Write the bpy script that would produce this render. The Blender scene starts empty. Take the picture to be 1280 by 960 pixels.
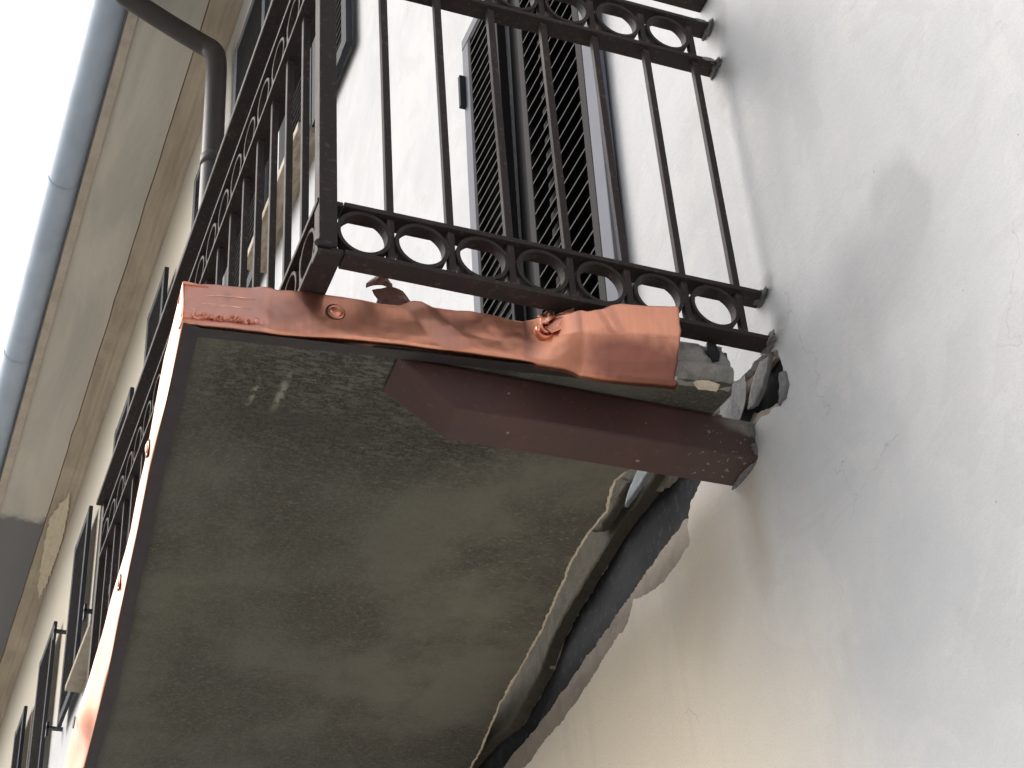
import bpy, bmesh, math, random
from mathutils import Vector, Matrix, noise
from mathutils.geometry import tessellate_polygon

S = bpy.context.scene
COL = S.collection
random.seed(11)

# ------------------------------------------------------------------ camera
cam_data = bpy.data.cameras.new("camera")
cam = bpy.data.objects.new("camera", cam_data)
COL.objects.link(cam)
# world axes: x runs along the facade away from the viewer, y out of the facade, z up
CAM = Matrix(((-0.35806527, -0.93150696, -0.06390655),
              (0.58772524, -0.17167572, -0.79063676),
              (0.72551244, -0.32065906, 0.60894127)))
cam.matrix_world = Matrix.Translation((-2.5138, 1.7328, -2.5019)) @ \
    Matrix((CAM[0], -CAM[1], -CAM[2])).transposed().to_4x4()
cam_data.sensor_fit = 'HORIZONTAL'
cam_data.sensor_width = 36.0
cam_data.lens = 36.0 * 2230.62 / 1280.0
cam_data.clip_start = 0.05
cam_data.clip_end = 500
S.camera = cam

# ------------------------------------------------------------------ world, sun, exposure
SUN_EL = math.radians(40)
SUN_DIR = Vector((0.60, 0.80, 0)).normalized() * math.cos(SUN_EL) + Vector((0, 0, math.sin(SUN_EL)))
W = bpy.data.worlds.new("World")
S.world = W
W.use_nodes = True
nt = W.node_tree
nt.nodes.clear()
sky = nt.nodes.new('ShaderNodeTexSky')
sky.sky_type = 'NISHITA'
sky.sun_disc = False
sky.sun_elevation = SUN_EL
sky.sun_rotation = math.atan2(SUN_DIR.x, SUN_DIR.y)
sky.air_density = 1.0
sky.dust_density = 6.0
sky.ozone_density = 1.0
hs = nt.nodes.new('ShaderNodeHueSaturation')
hs.inputs['Saturation'].default_value = 0.38
hs.inputs['Value'].default_value = 1.0
bg = nt.nodes.new('ShaderNodeBackground')
bg.inputs['Strength'].default_value = 0.15
wo = nt.nodes.new('ShaderNodeOutputWorld')
nt.links.new(sky.outputs[0], hs.inputs['Color'])
nt.links.new(hs.outputs[0], bg.inputs['Color'])
nt.links.new(bg.outputs[0], wo.inputs['Surface'])

sd = bpy.data.lights.new("sun", 'SUN')
sd.energy = 0.3
sd.angle = math.radians(30)
sd.color = (1.0, 0.94, 0.86)
so = bpy.data.objects.new("sun", sd)
COL.objects.link(so)
so.rotation_euler = SUN_DIR.to_track_quat('Z', 'Y').to_euler()
so.location = (0, 6, 12)

S.view_settings.view_transform = 'Standard'
S.view_settings.look = 'None'
S.view_settings.gamma = 1
S.view_settings.exposure = 0.75
S.render.engine = 'CYCLES'
S.render.resolution_x = 1024
S.render.resolution_y = 768

# ------------------------------------------------------------------ helpers
def link(o, parent=None):
    COL.objects.link(o)
    if parent is not None:
        o.parent = parent
    return o

def tag(o, label=None, cat=None, group=None, kind=None):
    if label: o['label'] = label
    if cat: o['category'] = cat
    if group: o['group'] = group
    if kind: o['kind'] = kind
    return o

def empty(name, loc=(0, 0, 0)):
    o = bpy.data.objects.new(name, None)
    o.empty_display_size = 0.1
    o.location = loc
    return link(o)

class MB:
    """collects vertices and faces; build() links them as one mesh object"""
    def __init__(s):
        s.v = []; s.f = []
    def add(s, vs, fs):
        n = len(s.v)
        s.v += [tuple(a) for a in vs]
        s.f += [tuple(i + n for i in f) for f in fs]
        return s
    def box(s, a, b):
        (x0, y0, z0), (x1, y1, z1) = a, b
        return s.add([(x0, y0, z0), (x1, y0, z0), (x1, y1, z0), (x0, y1, z0), (x0, y0, z1), (x1, y0, z1), (x1, y1, z1), (x0, y1, z1)],
                     [(0, 3, 2, 1), (4, 5, 6, 7), (0, 1, 5, 4), (1, 2, 6, 5), (2, 3, 7, 6), (3, 0, 4, 7)])
    def hexa(s, p):
        return s.add(p, [(0, 3, 2, 1), (4, 5, 6, 7), (0, 1, 5, 4), (1, 2, 6, 5), (2, 3, 7, 6), (3, 0, 4, 7)])
    def tube(s, path, r, n=16, cap=True):
        path = [Vector(p) for p in path]
        rs = r if isinstance(r, (list, tuple)) else [r] * len(path)
        ref = None; rings = []
        for i, p in enumerate(path):
            d = (path[min(i + 1, len(path) - 1)] - path[max(i - 1, 0)]).normalized()
            if ref is None:
                ref = d.orthogonal().normalized()
            ref = (ref - d * ref.dot(d)).normalized()
            q = d.cross(ref)
            rings.append([p + (ref * math.cos(2 * math.pi * k / n) + q * math.sin(2 * math.pi * k / n)) * rs[i] for k in range(n)])
        vs = [v for rg in rings for v in rg]
        fs = []
        for i in range(len(rings) - 1):
            for k in range(n):
                fs.append((i * n + k, i * n + (k + 1) % n, (i + 1) * n + (k + 1) % n, (i + 1) * n + k))
        if cap:
            fs.append(tuple(range(n - 1, -1, -1)))
            fs.append(tuple((len(rings) - 1) * n + k for k in range(n)))
        return s.add(vs, fs)
    def grid(s, rows):
        nr, nc = len(rows), len(rows[0])
        return s.add([p for r in rows for p in r],
                     [(i * nc + j, i * nc + j + 1, (i + 1) * nc + j + 1, (i + 1) * nc + j) for i in range(nr - 1) for j in range(nc - 1)])
    def mesh(s, name, m, smooth=False):
        me = bpy.data.meshes.new(name)
        me.from_pydata(s.v, [], s.f)
        me.validate()
        bm = bmesh.new(); bm.from_mesh(me)
        bmesh.ops.recalc_face_normals(bm, faces=bm.faces)
        bm.to_mesh(me); bm.free()
        if smooth:
            for p in me.polygons: p.use_smooth = True
        me.materials.append(m)
        return me
    def build(s, name, m, parent=None, smooth=False, bevel=0, seg=2):
        o = bpy.data.objects.new(name, s.mesh(name, m, smooth))
        link(o, parent)
        if bevel:
            b = o.modifiers.new('bevel', 'BEVEL')
            b.width = bevel; b.segments = seg; b.limit_method = 'ANGLE'; b.angle_limit = math.radians(35)
        return o

def box(name, a, b, m, parent=None, bevel=0):
    return MB().box(a, b).build(name, m, parent, bevel=bevel)

def lerp(a, b, t): return a + (b - a) * t

def curve(pts, t):
    """piecewise linear lookup through (t, value...) rows"""
    if t <= pts[0][0]: return pts[0][1:] if len(pts[0]) > 2 else pts[0][1]
    for p, q in zip(pts, pts[1:]):
        if t <= q[0]:
            k = (t - p[0]) / (q[0] - p[0])
            r = [lerp(a, b, k) for a, b in zip(p[1:], q[1:])]
            return r if len(r) > 1 else r[0]
    return pts[-1][1:] if len(pts[-1]) > 2 else pts[-1][1]

def rough(pts, step=0.02, amp=0.006, closed=True, seed=0):
    """subdivide an outline and jitter it like a broken edge"""
    out = []
    n = len(pts)
    for i in range(n if closed else n - 1):
        a = Vector(pts[i]); b = Vector(pts[(i + 1) % n])
        L = (b - a).length; k = max(1, int(L / step))
        d = (b - a).normalized() if L > 0 else Vector((1, 0)); nn = Vector((-d.y, d.x))
        for j in range(k):
            p = a + (b - a) * (j / k)
            v = Vector((p.x * 23 + seed, p.y * 23, seed * 1.7))
            w = noise.noise(v) * 1.3 + noise.noise(v * 3.1) * .7 + noise.noise(v * 9) * .55
            out.append(p + nn * w * amp)
    if not closed: out.append(Vector(pts[-1]))
    return [(p.x, p.y) for p in out]

def sheet_with_holes(outer, holes, to3d):
    """flat sheet in (a, b) coordinates with holes, mapped by to3d"""
    polys = [[Vector((p[0], p[1], 0)) for p in q] for q in [outer] + holes]
    flat = [p for q in polys for p in q]
    tris = tessellate_polygon(polys)
    return [to3d(p.x, p.y) for p in flat], [tuple(t) for t in tris]

# ------------------------------------------------------------------ materials
class Mat:
    def __init__(s, name, base=(.5, .5, .5), rough=.6, metallic=0.0, spec=0.5):
        s.m = bpy.data.materials.new(name); s.m.use_nodes = True
        s.t = s.m.node_tree; s.b = s.t.nodes['Principled BSDF']
        s.b.inputs['Base Color'].default_value = (*base, 1)
        s.b.inputs['Roughness'].default_value = rough
        s.b.inputs['Metallic'].default_value = metallic
        s.b.inputs['Specular IOR Level'].default_value = spec
        s.tc = s.t.nodes.new('ShaderNodeTexCoord')
        s.col = None
    def n(s, typ, **kw):
        x = s.t.nodes.new(typ)
        for k, v in kw.items(): setattr(x, k, v)
        return x
    def l(s, a, b): s.t.links.new(a, b)
    def mapped(s, scale=(1, 1, 1), rot=(0, 0, 0), loc=(0, 0, 0)):
        mp = s.n('ShaderNodeMapping')
        mp.inputs['Scale'].default_value = scale; mp.inputs['Rotation'].default_value = rot; mp.inputs['Location'].default_value = loc
        s.l(s.tc.outputs['Object'], mp.inputs['Vector'])
        return mp.outputs[0]
    def noise(s, scale=5, detail=6, rough=.6, vec=None, dist=0.0):
        x = s.n('ShaderNodeTexNoise')
        x.inputs['Scale'].default_value = scale; x.inputs['Detail'].default_value = detail
        x.inputs['Roughness'].default_value = rough; x.inputs['Distortion'].default_value = dist
        s.l(vec if vec is not None else s.tc.outputs['Object'], x.inputs['Vector'])
        return x.outputs['Fac']
    def ramp(s, fac, a, b, ca=(0, 0, 0), cb=(1, 1, 1)):
        r = s.n('ShaderNodeValToRGB')
        r.color_ramp.elements[0].position = a; r.color_ramp.elements[1].position = b
        r.color_ramp.elements[0].color = (*ca, 1); r.color_ramp.elements[1].color = (*cb, 1)
        s.l(fac, r.inputs[0])
        return r.outputs[0]
    def math(s, op, a, b=None, clamp=False):
        x = s.n('ShaderNodeMath', operation=op); x.use_clamp = clamp
        for i, q in enumerate((a, b)):
            if q is None: continue
            if isinstance(q, (int, float)): x.inputs[i].default_value = q
            else: s.l(q, x.inputs[i])
        return x.outputs[0]
    def mix(s, fac, a, b, mode='MIX'):
        x = s.n('ShaderNodeMix', data_type='RGBA', blend_type=mode)
        for i, q in ((0, fac), (6, a), (7, b)):
            if isinstance(q, (int, float)): x.inputs[i].default_value = q
            elif isinstance(q, tuple): x.inputs[i].default_value = (*q, 1)
            else: s.l(q, x.inputs[i])
        return x.outputs[2]
    def over(s, mask, color):
        """paint color over the current base colour where mask is 1"""
        cur = s.col if s.col is not None else tuple(s.b.inputs['Base Color'].default_value[:3])
        s.col = s.mix(mask, cur, color)
        return s
    def blob(s, c, r, warp=.0, wscale=3, a=.6, b=1.0, seed=0, rotz=0):
        """soft ellipsoid mask, 1 inside; c centre, r radii, edge between a and b of the radius"""
        geo = s.tc.outputs['Object']
        if warp:
            nz = s.n('ShaderNodeTexNoise'); nz.inputs['Scale'].default_value = wscale; nz.inputs['Detail'].default_value = 5
            mp = s.mapped(loc=(seed, seed * 2, seed))
            s.l(mp, nz.inputs['Vector'])
            sub = s.n('ShaderNodeVectorMath', operation='SUBTRACT'); s.l(nz.outputs['Color'], sub.inputs[0]); sub.inputs[1].default_value = (.5, .5, .5)
            sc = s.n('ShaderNodeVectorMath', operation='SCALE'); s.l(sub.outputs[0], sc.inputs[0]); sc.inputs['Scale'].default_value = warp
            ad = s.n('ShaderNodeVectorMath', operation='ADD'); s.l(geo, ad.inputs[0]); s.l(sc.outputs[0], ad.inputs[1]); geo = ad.outputs[0]
        sb = s.n('ShaderNodeVectorMath', operation='SUBTRACT'); s.l(geo, sb.inputs[0]); sb.inputs[1].default_value = c
        v = sb.outputs[0]
        if rotz:
            vr = s.n('ShaderNodeVectorRotate', rotation_type='Y_AXIS'); vr.inputs['Angle'].default_value = rotz
            s.l(v, vr.inputs['Vector']); v = vr.outputs[0]
        dv = s.n('ShaderNodeVectorMath', operation='DIVIDE'); s.l(v, dv.inputs[0]); dv.inputs[1].default_value = r
        ln = s.n('ShaderNodeVectorMath', operation='LENGTH'); s.l(dv.outputs[0], ln.inputs[0])
        return s.ramp(ln.outputs['Value'], a, b, (1, 1, 1), (0, 0, 0))
    def mul(s, a, b): return s.math('MULTIPLY', a, b)
    def bump(s, h, strength=.3, dist=.01):
        x = s.n('ShaderNodeBump'); x.inputs['Strength'].default_value = strength; x.inputs['Distance'].default_value = dist
        s.l(h, x.inputs['Height'])
        if s.b.inputs['Normal'].links: s.l(s.b.inputs['Normal'].links[0].from_socket, x.inputs['Normal'])
        s.l(x.outputs[0], s.b.inputs['Normal'])
        return s
    def roughmap(s, fac, lo, hi):
        mr = s.n('ShaderNodeMapRange'); mr.inputs['To Min'].default_value = lo; mr.inputs['To Max'].default_value = hi
        s.l(fac, mr.inputs['Value']); s.l(mr.outputs[0], s.b.inputs['Roughness'])
        return s
    def done(s):
        if s.col is not None: s.l(s.col, s.b.inputs['Base Color'])
        return s.m

def mat_plaster():
    m = Mat('wall_plaster', (.54, .55, .565), .93, spec=.15)
    n1 = m.noise(1.6, 7, .62); n2 = m.noise(7, 8, .65, m.mapped((1, 1, .7)), .6); n3 = m.noise(60, 6, .6)
    m.over(m.ramp(n1, .36, .66), (.465, .48, .50))
    m.over(m.mul(m.ramp(n2, .46, .74), .5), (.565, .57, .575))
    pe = m.ramp(m.noise(2.1, 9, .6, m.mapped(loc=(5, 0, 2)), 1.2), .530, .545)
    m.over(m.mul(pe, .30), (.445, .45, .465))
    pe2 = m.ramp(m.noise(3.3, 9, .62, m.mapped(loc=(1, 0, 9)), .8), .57, .60)
    m.over(m.mul(pe2, .35), (.57, .57, .565))
    # warm cream plaster low under the balcony, lightened to offset the slab's shade
    warm = m.blob((1.15, 0, -.95), (1.30, 9, 1.05), .40, 2.2, .45, 1.08, 3)
    m.over(m.mul(warm, .9), (.88, .79, .64))
    far = m.blob((12, 0, 6.6), (8.2, 9, 2.4), .3, 1.2, .6, 1.0, 3)
    m.over(m.mul(far, .9), (.46, .415, .33))
    warm2 = m.blob((.45, 0, -.40), (.22, 9, .30), .12, 6, .2, 1.05, 8)
    m.over(m.mul(warm2, .45), (.42, .35, .27))
    beam_shade = m.blob((.20, 0, -.47), (.075, 9, .24), .08, 9, .1, 1.1, 4)  # soft brown shade under the beam end, painted on the wall
    m.over(m.mul(beam_shade, .5), (.36, .30, .24))
    # grey patch beside the railing
    g1 = m.math('MULTIPLY', m.blob((-.485, 0, -.21), (.12, 9, .165), .17, 5, .62, 1.06, 1), .8)
    g2 = m.blob((-.365, 0, -.265), (.27, 9, .20), .12, 5, .35, 1.08, 2)
    m.over(m.mul(m.math('MAXIMUM', g1, g2), .62), (.33, .338, .352))
    m.over(m.mul(m.ramp(m.noise(260, 3, .6), .50, .68), .30), (.36, .355, .35))
    m.over(m.mul(m.ramp(m.noise(90, 5, .7), .55, .72), .25), (.60, .60, .60))
    m.over(m.mul(m.ramp(m.noise(1, 6, .6, m.mapped((9, 9, 1.1))), .55, .75), .22), (.42, .42, .43))
    g3 = m.blob((-.12, 0, .22), (.10, 9, .55), .10, 5, .2, 1.1, 5, .15)
    m.over(m.mul(g3, .38), (.42, .425, .435))
    for c, r, k in (((-.01, 0, .68), (.07, 9, .10), .9), ((-.02, 0, .84), (.06, 9, .08), .8), ((-.01, 0, .0), (.035, 9, .05), .9), ((-.02, 0, -.13), (.05, 9, .05), .8)):
        m.over(m.mul(m.blob(c, r, .08, 14, .1, 1.0, 6), k * .62), (.20, .19, .18))
    # hairline cracks and specks
    vo = m.n('ShaderNodeTexVoronoi', feature='DISTANCE_TO_EDGE'); vo.inputs['Scale'].default_value = 1.7
    mp = m.mapped(); wn = m.n('ShaderNodeTexNoise'); wn.inputs['Scale'].default_value = 5; wn.inputs['Detail'].default_value = 6
    m.l(mp, wn.inputs['Vector'])
    mx = m.n('ShaderNodeVectorMath', operation='MULTIPLY_ADD'); m.l(wn.outputs['Color'], mx.inputs[0]); mx.inputs[1].default_value = (.35, .35, .35); m.l(mp, mx.inputs[2])
    m.l(mx.outputs[0], vo.inputs['Vector'])
    crack = m.ramp(vo.outputs['Distance'], 0.0, .004, (1, 1, 1), (0, 0, 0))
    m.over(m.mul(m.mul(crack, m.ramp(m.noise(2.6), .56, .62)), .45), (.28, .26, .24))
    sp = m.ramp(m.noise(46, 3, .5), .735, .76)
    m.over(m.mul(sp, m.ramp(m.noise(3.1, 2), .5, .56)), (.25, .24, .23))
    m.bump(n2, .30, .010); m.bump(n3, .55, .003); m.bump(m.noise(14, 6, .6, m.mapped((1, 1, .6)), 1.0), .18, .006)
    return m.done()

def mat_slab():
    m = Mat('slab_concrete', (.112, .112, .098), .95, spec=.12)
    v = m.mapped((7, 2.4, 1), (0, 0, math.radians(-6)))
    v2 = m.mapped((95, 30, 1), (0, 0, math.radians(-6)))
    n0 = m.noise(1.5, 6, .6); n1 = m.noise(2.2, 9, .68, v, .8); n2 = m.noise(1, 8, .7, v2, .6); n3 = m.noise(55, 6, .7)
    m.over(m.mul(m.ramp(n0, .35, .72), .6), (.132, .130, .110))
    m.over(m.mul(m.ramp(n1, .42, .72), .5), (.098, .095, .080))
    m.over(m.mul(m.ramp(m.noise(2.3, 5, .6, m.mapped(loc=(3, 1, 7))), .52, .66), .4), (.118, .12, .088))
    # lighter brown towards the old joint with the wall
    m.over(m.mul(m.blob((.9, .24, -.25), (1.1, .45, 9), .2, 2, .2, 1.0, 4), .6), (.215, .202, .165))
    # pitted, board-marked area at the near edge
    near = m.blob((.32, .80, -.25), (.34, .48, 9), .2, 5, .55, 1.05, 2)
    m.over(m.mul(m.mul(m.ramp(n2, .46, .60), near), .6), (.235, .23, .19))
    m.over(m.mul(m.mul(m.ramp(n2, .47, .36), near), .95), (.035, .035, .03))
    pit = m.ramp(m.noise(1, 5, .65, m.mapped((150, 62, 1), (0, 0, math.radians(-9)))), .40, .33)
    m.over(m.mul(m.mul(pit, m.ramp(m.noise(3, 5), .4, .6)), .7), (.045, .043, .036))
    m.over(m.mul(m.ramp(m.noise(60, 7, .75), .52, .72), .35), (.20, .185, .155))
    m.over(m.mul(m.ramp(m.noise(5, 6, .65, m.mapped(loc=(7, 2, 1))), .46, .74), .25), (.08, .078, .066))
    m.over(m.mul(m.ramp(m.noise(170, 4, .7), .42, .66), .35), (.19, .18, .15))
    # two chalky lime runs and darker damp band
    for c, r in (((.335, .995, -.25), (.085, .011, 9)), ((.35, 1.05, -.25), (.07, .007, 9))):
        m.over(m.mul(m.mul(m.blob(c, r, .02, 25, .3, 1.05, 5), m.ramp(m.noise(45, 4), .40, .52)), .6), (.34, .34, .28))
    m.over(m.mul(m.blob((.42, .93, -.25), (.07, .22, 9), .06, 9, .3, 1.0, 7, 0), .5), (.06, .062, .056))
    m.bump(n1, .5, .006); m.bump(n2, .6, .003); m.bump(n3, .3, .0015)
    return m.done()

def mat_concrete(name, base, dark, light, scale=14):
    m = Mat(name, base, .95, spec=.12)
    n1 = m.noise(scale, 8, .68); n2 = m.noise(scale * 5, 6, .65)
    m.over(m.mul(m.ramp(n1, .46, .64), .8), dark)
    m.over(m.mul(m.ramp(n2, .54, .70), .6), light)
    if 'bitumen' in name: m.bump(n2, .3, .002); return m.done()
    m.bump(n1, .7, .01); m.bump(n2, .5, .003)
    return m.done()

def mat_copper():
    m = Mat('copper_sheet', (.86, .39, .26), .40, 1.0)
    st = m.noise(1, 6, .6, m.mapped((90, 90, 6)))
    n1 = m.noise(9, 7, .65, None, .8); n2 = m.noise(34, 7, .7)
    m.over(m.mul(m.ramp(n1, .45, .74), .45), (.70, .29, .20))
    m.over(m.mul(m.ramp(st, .45, .7), .35), (.93, .50, .35))
    m.over(m.mul(m.ramp(n2, .62, .76), .5), (.45, .21, .16))
    # darker patches low on the sheet and near the folds
    m.over(m.mul(m.blob((.10, .70, -.19), (.2, .06, .08), .08, 12, .3, 1.0, 3), .45), (.40, .20, .17))
    m.over(m.mul(m.blob((.12, 1.03, -.185), (.2, .10, .035), .06, 10, .4, 1.0, 3, -.5), .55), (.33, .15, .12))
    m.over(m.mul(m.blob((.16, 1.155, -.18), (.2, .014, .022), .01, 20, .2, 1.0, 3), .75), (.16, .09, .08))
    m.over(m.mul(m.blob((-.005, .31, -.275), (.2, .22, .068), .05, 16, .55, 1.1, 6), .85), (.26, .105, .085))  # dim reflection on the down-facing fold face, painted into the copper
    m.over(m.mul(m.blob((.06, .60, -.21), (.2, .10, .09), .05, 10, .6, 1.05, 2), .55), (.60, .27, .19))  # shaded stretch beside the curl, painted darker
    # handled, pinkish duller patch at the corner
    pk = m.blob((.16, 1.14, -.20), (.2, .115, .09), .03, 12, .75, 1.0, 9)
    m.over(m.mul(pk, .65), (.80, .45, .38))
    m.roughmap(m.math('ADD', m.math('MULTIPLY', n1, .8), m.math('MULTIPLY', pk, .3)), .24, .52)
    m.bump(st, .10, .0015); m.bump(n2, .12, .002); m.bump(m.noise(5, 4, .5), .3, .005)
    return m.done()

def mat_copper_dark():
    m = Mat('tarnished_copper', (.034, .026, .028), .65, .2)
    m.over(m.ramp(m.noise(16, 7, .66), .42, .66), (.022, .018, .020))
    m.over(m.mul(m.ramp(m.noise(70, 5, .6), .62, .72), .5), (.07, .042, .038))
    m.bump(m.noise(22, 5), .35, .004)
    return m.done()

def mat_iron():
    m = Mat('brown_painted_iron', (.030, .0245, .025), .6, spec=.2)
    n1 = m.noise(12, 7, .66); n2 = m.noise(70, 6, .65)
    m.over(m.ramp(n1, .44, .68), (.042, .031, .029))
    m.over(m.mul(m.ramp(n2, .58, .68), .8), (.10, .066, .050))
    m.over(m.mul(m.ramp(m.noise(26, 6, .7, m.mapped(loc=(3, 3, 3))), .60, .66), .6), (.075, .05, .043))
    m.roughmap(n1, .55, .8)
    m.bump(n2, .25, .0012)
    return m.done()

def mat_beam():
    m = Mat('oxide_red_beam_paint', (.062, .030, .027), .62, spec=.35)
    n1 = m.noise(5, 7, .62); n2 = m.noise(90, 6, .6)
    m.over(m.ramp(n1, .40, .66), (.078, .035, .031))
    m.over(m.mul(m.ramp(m.noise(1, 7, .68, m.mapped((20, 3, 20)), .5), .50, .68), .5), (.05, .034, .032))
    m.over(m.mul(m.ramp(m.noise(48, 6, .7, m.mapped(loc=(2, 2, 2))), .60, .68), .45), (.13, .085, .068))
    # cement skin and limewash splashes near the wall
    near = m.blob((.2, .03, -.28), (.5, .20, .3), .12, 9, .2, 1.0, 2)
    m.over(m.mul(near, .5), (.085, .066, .06))
    m.over(m.mul(m.blob((.13, .0, -.26), (.3, .10, .035), .06, 14, .5, 1.0, 6), .75), (.27, .26, .25))
    near2 = m.blob((.14, .05, -.33), (.5, .14, .07), .05, 9, .4, 1.0, 2)
    m.over(m.mul(m.mul(m.ramp(m.noise(75, 3, .5), .64, .67), near2), .45), (.42, .41, .40))
    m.over(m.mul(m.ramp(m.noise(46, 3, .5), .73, .745), .8), (.30, .27, .25))
    m.bump(n1, .15, .006); m.bump(n2, .25, .001)
    return m.done()

def mat_simple(name, base, rough_=.6, alt=None, scale=12, spec=.3, amt=.7, bump=.2, metallic=0):
    m = Mat(name, base, rough_, metallic, spec)
    n1 = m.noise(scale, 6, .62)
    m.over(m.mul(m.ramp(n1, .42, .66), amt), alt if alt else tuple(c * .75 for c in base))
    if bump: m.bump(m.noise(scale * 6, 5, .6), bump, .002)
    return m.done()

def mat_soffit():
    m = Mat('eaves_soffit_plaster', (.60, .58, .52), .95, spec=.1)
    v = m.mapped((.35, 2.2, 1))
    m.over(m.mul(m.ramp(m.noise(1.4, 7, .62, v, .6), .42, .64), .8), (.46, .455, .42))
    m.over(m.mul(m.ramp(m.noise(1.2, 5, .6), .52, .7), .6), (.60, .55, .475))
    # slate-grey repainted length farther along
    geo = m.n('ShaderNodeSeparateXYZ'); m.l(m.tc.outputs['Object'], geo.inputs[0])
    e = m.math('ADD', geo.outputs[0], m.mul(m.noise(6, 5), .35))
    m.over(m.ramp(m.math('MULTIPLY', e, .05), .6165, .6195), (.20, .205, .215))
    m.bump(m.noise(14, 7, .6), .3, .01)
    return m.done()

def mat_cornice():
    m = Mat('cornice_plaster', (.46, .40, .32), .95, spec=.1)
    v = m.mapped((.5, 3, 3))
    m.over(m.mul(m.ramp(m.noise(2, 7, .62, v, .4), .42, .64), .8), (.33, .28, .225))
    m.over(m.mul(m.ramp(m.noise(1.1, 6, .6), .54, .66), .6), (.58, .51, .40))
    m.bump(m.noise(20, 7, .6), .3, .008)
    return m.done()

def mat_wood_stone():
    m = Mat('veined_sill_stone', (.36, .32, .26), .7, spec=.25)
    v = m.mapped((1.0, 5, 5), (0, 0, .5))
    m.over(m.ramp(m.noise(3, 8, .65, v, 1.6), .45, .62), (.23, .175, .12))
    m.over(m.mul(m.ramp(m.noise(11, 6, .6), .55, .7), .5), (.48, .43, .34))
    return m.done()

M = dict(
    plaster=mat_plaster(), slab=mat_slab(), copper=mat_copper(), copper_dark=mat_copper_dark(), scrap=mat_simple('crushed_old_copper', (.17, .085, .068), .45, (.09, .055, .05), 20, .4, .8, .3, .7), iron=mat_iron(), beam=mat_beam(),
    undercoat=mat_concrete('brown_undercoat_render', (.30, .265, .23), (.22, .20, .175), (.37, .33, .29), 9),
    fresh=mat_concrete('grey_mortar', (.17, .172, .178), (.10, .102, .108), (.27, .275, .28), 18),
    black=mat_concrete('black_bitumen_strip', (.028, .029, .033), (.019, .020, .023), (.065, .068, .075), 9),
    stub=mat_concrete('broken_concrete', (.085, .077, .062), (.062, .056, .045), (.11, .10, .082), 20),
    nose=mat_concrete('grey_nosing_cement', (.31, .305, .29), (.19, .19, .18), (.42, .41, .39), 26),
    cream=mat_concrete('cream_plaster_break', (.70, .62, .48), (.58, .50, .38), (.78, .72, .60), 16),
    soffit=mat_soffit(), cornice=mat_cornice(), sill=mat_wood_stone(),
    gutter=mat_simple('blue_grey_gutter_sheet', (.42, .51, .63), .6, (.33, .41, .51), 4, .5, .6, 0),
    pale=mat_simple('pale_blue_grey_render', (.21, .235, .26), .9, (.16, .175, .19), 30, .1, .7, .2),
    pipe=mat_simple('dark_brown_downpipe', (.050, .044, .046), .5, (.07, .06, .058), 8, .4, .7, .05),
    board=mat_simple('weathered_eaves_board', (.52, .47, .40), .8, (.40, .36, .31), 7, .2, .8, .3),
    shutter=mat_simple('slate_painted_shutter', (.036, .040, .047), .7, (.045, .05, .058), 10, .1, .6, .1),
    stile=mat_simple('blue_grey_shutter_stile', (.135, .145, .175), .7, (.115, .125, .15), 8, .15, .6, .1),
    slat=mat_simple('dark_shutter_slat', (.024, .023, .025), .7, (.030, .029, .029), 14, .15, .6, .1),
    frame=mat_simple('dark_door_frame', (.016, .016, .018), .75, (.022, .02, .021), 8, .1, .7, .1),
    room=mat_simple('dark_room_lining', (.02, .02, .022), .9, None, 4, .1, .3, 0),
    stone=mat_simple('grey_sill_stone', (.33, .29, .23), .85, (.24, .21, .175), 10, .2, .8, .3),
    blackmetal=mat_simple('black_iron_fitting', (.02, .021, .025), .5, None, 20, .4, .5, .1),
    tile=mat_simple('terracotta_roof_tile', (.30, .15, .09), .85, (.20, .11, .08), 9, .2, .8, .3),
    paving=mat_simple('street_paving', (.33, .315, .29), .9, (.27, .26, .235), 3, .2, .8, .4),
)
mg = Mat('window_glass', (.03, .035, .04), .08, 0, .6); M['glass'] = mg.done()
mc = Mat('white_window_curtain', (.62, .62, .61), .9, 0, .1)
mc.over(mc.mul(mc.ramp(mc.noise(1, 4, .5, mc.mapped((26, 1, 1))), .42, .6), .5), (.48, .48, .48)); M['curtain'] = mc.done()

# ------------------------------------------------------------------ ground
g = MB().add([(-120, -120, -4.15), (200, -120, -4.15), (200, 120, -4.15), (-120, 120, -4.15)], [(0, 1, 2, 3)]).build('street_pavement', M['paving'])
tag(g, kind='structure')

# ------------------------------------------------------------------ the house
TOP = 7.02
house = empty('old_house', (4, 0, -4.15))
tag(house, 'tall pale plastered house wall with deep eaves and damaged balcony joint', 'house')
HL = (4, 0, -4.15)
def at_house(o):
    """world-space mesh data under the house empty"""
    o.matrix_parent_inverse = Matrix.Translation((-HL[0], -HL[1], -HL[2]))
    return o

# windows of the upper floor: opening x0..x1, sill z, head z, near leaf, far leaf
WINS = [dict(a=3.50, b=4.42, z0=3.90, z1=6.33, near=(2.86, 3.44), far=(4.50, 5.29)),
        dict(a=6.40, b=7.20, z0=4.10, z1=6.13, near=(5.82, 6.35), far=(7.27, 7.89)),
        dict(a=9.10, b=9.98, z0=4.27, z1=5.88, near=(8.42, 9.05), far=(10.10, 10.79)),
        dict(a=12.55, b=13.30, z0=4.20, z1=5.68, near=(11.70, 12.50), far=(13.35, 13.96)),
        dict(a=15.7, b=16.5, z0=4.10, z1=5.58, near=(15.0, 15.65), far=(16.55, 17.2))]
DOOR = [(.60, .045), (1.325, .045), (1.19, 2.40), (.55, 2.40)]

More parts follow.
